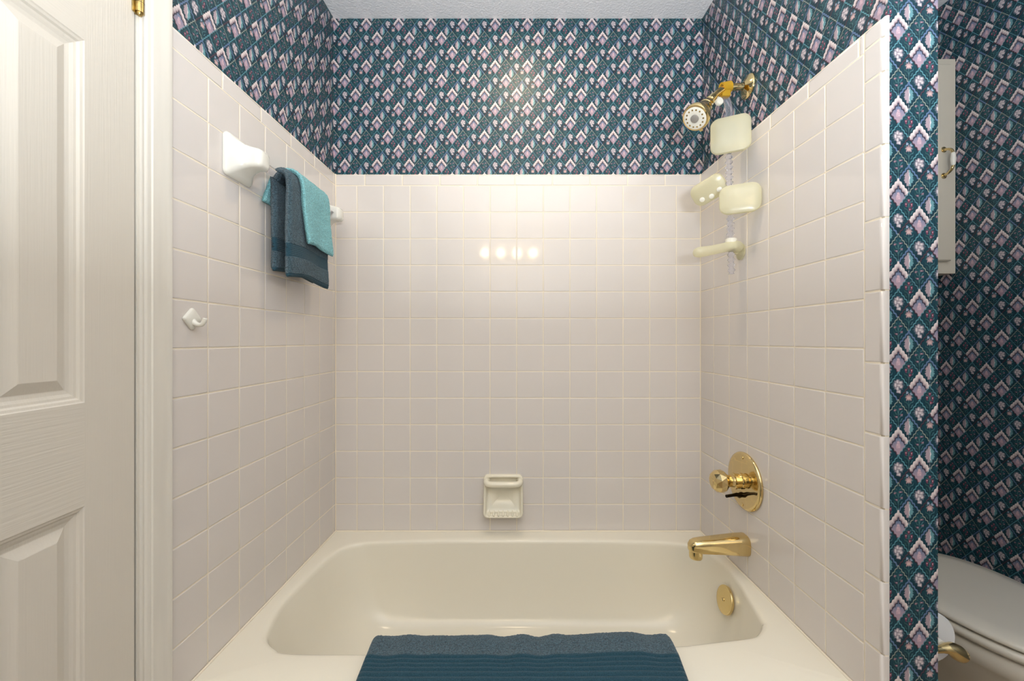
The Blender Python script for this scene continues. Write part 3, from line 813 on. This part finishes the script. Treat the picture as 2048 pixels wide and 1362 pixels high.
# ------------------------------------------------------------------ door leaf, casing, jamb
DA = -0.075                                   # swing of the leaf: dx/dy
hx, hy = xl(YD1, TD) + 0.002, YD1 - 0.001     # hinge edge of the visible face
du = Vector((DA, 1, 0)).normalized()          # toward the hinge
FD = frame((hx, hy, 0), du)                   # local x: 0 at hinge edge, negative away; y into the leaf
door = bpy.data.objects.new('door_1', None); COL.objects.link(door); structure(door, 'white embossed six-panel bathroom door standing ajar')
DW, DZ0, DZ1, DTH = 0.61, 0.012, 2.035, 0.035
pc = [(-0.0995, -0.0995 - 0.1405), (-0.0995 - 0.1405 - 0.110, -0.0995 - 0.281 - 0.110)]
pz = [(0.235, 0.857), (1.037, 1.667), (1.775, 1.925)]
xsn = sorted({0.0, -DW} | {x for p in pc for x in p}); zsn = sorted({DZ0, DZ1} | {z for p in pz for z in p})
def is_panel(x, z): return any(b - 1e-6 <= x <= a + 1e-6 for a, b in pc) and any(a - 1e-6 <= z <= b + 1e-6 for a, b in pz)
Vs, Fs, Vr, Fr = [], [], [], []
for a, b in zip(xsn, xsn[1:]):
    for c0, c1 in zip(zsn, zsn[1:]):
        if is_panel((a + b) / 2, (c0 + c1) / 2): continue
        rail = any(q[1] - 1e-6 <= (a + b) / 2 <= q[0] + 1e-6 for q in pc)
        V_, F_ = (Vr, Fr) if rail else (Vs, Fs)
        k = len(V_); V_ += [FD @ Vector((x, 0, z)) for x, z in ((a, c0), (b, c0), (b, c1), (a, c1))]; F_.append((k, k + 1, k + 2, k + 3))
part('stile', Vs, Fs, M['door'], door, smooth=False, recalc=False)
part('rail', Vr, Fr, M['doorh'], door, smooth=False, recalc=False)
V, F = box(-DW, 0, 0.004, DTH, DZ0, DZ1)
rim = loft([[FD @ Vector((x, y, z)) for x, z in ((-DW, DZ0), (0, DZ0), (0, DZ1), (-DW, DZ1))] for y in (0.0, DTH)], False, True)
part('leaf_core', *rim, M['door'], door, smooth=False)
PP = [(0.0, 0.0), (0.002, 0.0015), (0.006, 0.0025), (0.009, 0.0055), (0.013, 0.0062), (0.018, 0.0085), (0.0235, 0.0095), (0.025, 0.0095), (0.0415, 0.003), (0.043, 0.0026)]
for a, b in pc:
    for c0, c1 in pz:
        rings = [[FD @ Vector((x, y, z)) for x, z in ((b + i_, c0 + i_), (a - i_, c0 + i_), (a - i_, c1 - i_), (b + i_, c1 - i_))] for i_, y in PP]
        part('panel', *loft(rings, False, True), M['door'], door, smooth=False)
# hinge: leaf plates and knuckle barrel
hz0 = H + 0.652
hg = part('hinge', *tube([FD @ Vector((0.004, -0.007, hz0 + 0.003)), FD @ Vector((0.004, -0.007, hz0 + 0.09))], 0.0072, 18), M['brassdull'], door, angle=40)
part('hinge_leaf', *xform(box(-0.006, 0.018, -0.0025, 0.003, hz0, hz0 + 0.09, 0.0008), FD), M['brassdull'], hg)
part('hinge_pin', *lathe([(0, 0.0055), (-0.003, 0.0055), (-0.006, 0.003), (-0.0065, 0)], FD @ Vector((0.004, -0.007, hz0 + 0.003)), (0, 0, 1), 14, True, False), M['brassdull'], hg)
for k in (0.022, 0.044, 0.067):
    part('knuckle_joint', *tube([FD @ Vector((0.004, -0.007, hz0 + k)), FD @ Vector((0.004, -0.007, hz0 + k + 0.0008))], 0.0074, 18), M['gap'], hg)
# casing around the opening: moulded profile in (distance from opening, height off the wall)
CP = [(0.0, 0.0), (0.0, 0.006), (0.003, 0.0075), (0.006, 0.0075), (0.009, 0.0065), (0.011, 0.0085), (0.015, 0.0105), (0.020, 0.0108), (0.022, 0.0135), (0.026, 0.0145), (0.044, 0.0165), (0.048, 0.0185), (0.052, 0.0195), (0.058, 0.0195), (0.062, 0.0185), (0.0635, 0.0165), (0.0635, 0.0)]
r1 = [FL @ Vector((YD1 - YB + 0.006 + d, TD - t, 0)) for d, t in CP]
r2 = [FL @ Vector((YD1 - YB + 0.006 + d, TD - t, 2.056 + d)) for d, t in CP]
r3 = [FL @ Vector((YD0 - YB - 0.006 - d, TD - t, 2.056 + d)) for d, t in CP]
r4 = [FL @ Vector((YD0 - YB - 0.006 - d, TD - t, 0)) for d, t in CP]
trim = structure(part('trim_1', *loft([r1, r2, r3, r4], True, True), M['trim'], None, angle=25), 'white moulded casing around the bathroom door')
# jamb
jv = join(xform(box(YD1 - YB + 0.004, YD1 - YB + 0.02, TD - 0.0005, 0.13, 0, 2.05), FL), xform(box(YD0 - YB - 0.02, YD0 - YB - 0.001, TD + 0.0005, 0.13, 0, 2.05), FL),
          xform(box(YD0 - YB - 0.02, YD1 - YB + 0.02, TD + 0.0005, 0.13, 2.0505, 2.07), FL))
structure(part('trim_2', *jv, M['trim'], None, smooth=False))

# ------------------------------------------------------------------ toilet in the nook
TX, TY0, TY1 = 1.335, 0.865, 1.385
to = thing('toilet', 'cream toilet with closed lid in the nook behind the partition', 'toilet', (TX, 1.2, 0))
def egg(hw, y0, y1, z, n_=48, back=0.62):
    cy = y0 + (y1 - y0) * 0.56; pts = []
    for k in range(n_):
        a = 2 * PI * k / n_; c_, s_ = math.cos(a), math.sin(a)
        if s_ < 0: x = hw * math.copysign(abs(c_) ** 0.92, c_); y = cy + (cy - y0) * s_
        else: x = hw * math.copysign(abs(c_) ** back, c_); y = cy + (y1 - cy) * math.copysign(abs(s_) ** 0.8, s_)
        pts.append((x, y - 1.2, z))
    return pts
def shell(name, spec, mat, par=to): return part(name, *loft([egg(hw, y0, y1, z) for hw, y0, y1, z in spec], True, True), mat, par, angle=60)
shell('lid', [(0.184, TY0 + 0.007, TY1, 0.4065), (0.190, TY0 + 0.001, TY1, 0.409), (0.191, TY0, TY1, 0.413), (0.189, TY0 + 0.002, TY1 - 0.002, 0.419), (0.182, TY0 + 0.010, TY1 - 0.008, 0.4235), (0.14, TY0 + 0.07, TY1 - 0.05, 0.4265), (0.06, TY0 + 0.17, TY1 - 0.16, 0.4275)], M['toilet'])
shell('seat', [(0.180, TY0 + 0.010, TY1, 0.3785), (0.190, TY0 + 0.0, TY1, 0.381), (0.193, TY0 - 0.003, TY1, 0.390), (0.191, TY0, TY1, 0.399), (0.183, TY0 + 0.008, TY1, 0.4025)], M['toilet'])
shell('bowl', [(0.105, TY0 + 0.20, TY1 + 0.05, 0.0), (0.105, TY0 + 0.19, TY1 + 0.05, 0.03), (0.095, TY0 + 0.20, TY1 + 0.04, 0.07), (0.105, TY0 + 0.17, TY1 + 0.03, 0.15), (0.145, TY0 + 0.08, TY1 + 0.03, 0.24), (0.172, TY0 + 0.028, TY1 + 0.03, 0.30),
               (0.180, TY0 + 0.014, TY1 + 0.04, 0.322), (0.186, TY0 + 0.008, TY1 + 0.05, 0.328), (0.188, TY0 + 0.004, TY1 + 0.05, 0.35), (0.186, TY0 + 0.006, TY1 + 0.05, 0.370), (0.180, TY0 + 0.014, TY1 + 0.05, 0.3755)], M['toilet'])
TKY0, TKY1 = 1.47, YW - 0.012
part('tank', *box(-0.21, 0.215, TKY0 - 1.2, TKY1 - 1.2, 0.375, 0.735, 0.02), M['toilet'], to)
part('tank_lid', *box(-0.218, 0.222, TKY0 - 0.012 - 1.2, TKY1 + 0.004 - 1.2, 0.736, 0.775, 0.012), M['toilet'], to)
part('tank_neck', *box(-0.14, 0.14, TY1 - 1.2, TKY1 - 0.02 - 1.2, 0.30, 0.374, 0.015), M['toilet'], to)
part('flush_lever', *tube([(-0.15, TKY0 - 1.2 + 0.002, 0.68), (-0.15, TKY0 - 1.215, 0.68), (-0.12, TKY0 - 1.22, 0.678), (-0.08, TKY0 - 1.22, 0.672)], [0.011, 0.009, 0.006, 0.005], 12), M['brass'], to)
for s in (-1, 1): part('seat_hinge', *lathe([(0, 0.014), (0.018, 0.014), (0.022, 0.010)], (s * 0.07, TY1 + 0.018 - 1.2, 0.376), (0, 0, 1), 18), M['toilet'], to)

# toilet paper and its holder on the nook face of the partition
RC = Vector((0.988, 0.945, 0.443))
hold = thing('toilet_paper_holder', 'polished brass toilet paper holder on the partition beside the toilet', 'paper holder', (XP, 0.91, 0.443))
for y, sgn in ((0.908, -1), (1.068, 1)):
    pst = part('post', *tube([Vector((x, y - 0.91, z)) for x, z in ((0.004, 0.0), (0.030, 0.0), (0.055, 0.0), (0.072, 0.001), (0.084, 0.003), (0.095, 0.001), (0.106, -0.005), (0.116, -0.012), (0.123, -0.017), (0.126, -0.019))],
                             [0.013, 0.0085, 0.007, 0.0075, 0.0105, 0.0150, 0.0175, 0.0165, 0.011, 0.004], 20), M['brass'], hold)
    part('wall_flange', *lathe([(0, 0.029), (0.003, 0.0295), (0.007, 0.025), (0.012, 0.013)], (0.0005, y - 0.91, 0), (1, 0, 0), 28), M['brass'], hold)
    part('ring', *lathe([(-0.003, 0.010), (-0.003, 0.013), (0.003, 0.013), (0.003, 0.010)], (0.034, y - 0.91, 0.001), (1, 0, 0), 22, False, False), M['brass'], hold)
part('spindle', *tube([(RC.x - XP, 0.008, 0.004), (RC.x - XP, 0.152, 0.004)], 0.008, 16), M['whiteplastic'], hold)
roll = thing('toilet_paper_roll', 'white toilet paper roll hanging on the brass holder', 'toilet paper', tuple(RC))
part('paper', *lathe([(0, 0.020), (0.0, 0.0585), (0.002, 0.060), (0.098, 0.060), (0.1, 0.0585), (0.1, 0.020), (0.0, 0.020)], (0, 0, 0), (0, 1, 0), 48, False, False), M['paperroll'], roll, angle=40)
part('core', *lathe([(0.001, 0.0198), (0.099, 0.0198), (0.099, 0.0185), (0.001, 0.0185), (0.001, 0.0198)], (0, 0, 0), (0, 1, 0), 32, False, False), M['brassdull'], roll, angle=40)

# ------------------------------------------------------------------ cabinet over the toilet
cb_ = thing('wall_cabinet', 'cream wall cabinet hung above the toilet', 'cabinet', (1.40, YW, 1.40))
CX0, CX1, CZ0, CZ1, CYF = 1.06, 1.7125, H + 0.259, H + 1.087, 1.545
part('carcass', *box(CX0 - 1.40, CX1 - 1.40, CYF + 0.018 - YW, -0.001, CZ0 - 1.4, CZ1 - 1.4, 0.001), M['cabinet'], cb_, angle=30)
ff = []
for x0, x1, z0, z1 in ((CX0, CX0 + 0.045, CZ0, CZ1), (CX1 - 0.045, CX1, CZ0, CZ1), (CX0 + 0.045, CX1 - 0.045, CZ0, CZ0 + 0.055), (CX0 + 0.045, CX1 - 0.045, CZ1 - 0.055, CZ1)):
    ff.append(box(x0 - 1.40, x1 - 1.40, CYF - YW, CYF + 0.0175 - YW, z0 - 1.4, z1 - 1.4))
part('face_frame', *join(*ff), M['cabinet'], cb_, smooth=False)
mid = (CX0 + CX1) / 2
for x0, x1, hs in ((CX0 + 0.03, mid - 0.002, None), (mid + 0.002, CX1 - 0.033, 1)):
    rings = []
    z0, z1 = CZ0 + 0.046, CZ1 - 0.03
    for i_, y in ((0, 0.0), (0, -0.014), (0.004, -0.018), (0.05, -0.018), (0.054, -0.013), (0.06, -0.012), (0.085, -0.0165), (0.087, -0.017)):
        rings.append([(x - 1.40, CYF - 0.0005 + y - YW, z - 1.4) for x, z in ((x0 + i_, z0 + i_), (x1 - i_, z0 + i_), (x1 - i_, z1 - i_), (x0 + i_, z1 - i_))])
    dr = part('cabinet_door', *loft(rings, True, True), M['cabinet'], cb_, smooth=False)
    hx_ = (x1 - 0.032 if hs else x0 + 0.032) - 1.40; hz = H + 0.678 - 1.4; hyy = CYF - 0.0185 - YW
    hd_ = part('handle', *tube(catmull([(hx_, hyy, hz + 0.048), (hx_, hyy - 0.014, hz + 0.046), (hx_, hyy - 0.028, hz + 0.036), (hx_, hyy - 0.033, hz + 0.02)], 5), [0.005] * 4 + [0.0045] * 12, 12), M['brass'], dr)
    part('handle_arm', *tube(catmull([(hx_, hyy, hz - 0.048), (hx_, hyy - 0.014, hz - 0.046), (hx_, hyy - 0.028, hz - 0.036), (hx_, hyy - 0.033, hz - 0.02)], 5), [0.005] * 4 + [0.0045] * 12, 12), M['brass'], hd_)
    part('porcelain_grip', *lathe([(-0.024, 0.005), (-0.020, 0.0065), (0, 0.0085), (0.020, 0.0065), (0.024, 0.005)], (hx_, hyy - 0.033, hz), (0, 0, 1), 18), M['ceramic'], hd_)
    for s in (-1, 1): part('foot_plate', *lathe([(0, 0.011), (0.0015, 0.011), (0.003, 0.008)], (hx_, hyy + 0.0005, hz + s * 0.050), (0, -1, 0), 20), M['brass'], hd_)

# ------------------------------------------------------------------ lamps
vb = thing('vanity_light', 'brass vanity light bar with round bulbs over the sink', 'light', (-0.03, YBACK, H + 0.985))
part('bar', *box(-0.36, 0.36, 0.0, 0.04, -0.05, 0.05, 0.008), M['brass'], vb)
for k in range(4):
    x = (k - 1.5) * 0.18
    part('socket', *lathe([(0.035, 0.03), (0.06, 0.026), (0.065, 0.018)], (x, 0, 0), (0, 1, 0), 20), M['brass'], vb)
    c_ = Vector((x, 0.105, 0))
    part('bulb', *lathe([(-0.042 * math.cos(PI * i / 12), 0.042 * math.sin(PI * i / 12)) for i in range(13)], c_, (0, 1, 0), 20, False, False), M['bulb'], vb)
    l = bpy.data.lights.new('bulb_light', 'POINT'); l.energy = 2.4; l.color = WARM; l.shadow_soft_size = 0.045
    lo = bpy.data.objects.new('bulb_light', l); COL.objects.link(lo); lo.parent = vb; lo.location = c_ + Vector((0, 0.06, 0))
dl = thing('shower_downlight', 'recessed warm downlight in the ceiling over the tub', 'light', (0.04, 1.25, CEIL))
part('trim_ring', *lathe([(0.0, 0.085), (0.006, 0.083), (0.008, 0.07), (0.003, 0.062), (0.0, 0.06)], (0, 0, 0), (0, 0, -1), 40, False, False), M['paint'], dl)
part('lens', *lathe([(0.001, 0.061), (0.004, 0.05), (0.005, 0.0)], (0, 0, 0), (0, 0, -1), 32, True, False), M['lens'], dl)
l = bpy.data.lights.new('downlight', 'AREA'); l.shape = 'DISK'; l.size = 0.12; l.energy = 2.2; l.color = WARM
lo = bpy.data.objects.new('downlight', l); COL.objects.link(lo); lo.parent = dl; lo.location = (0, 0, -0.012)
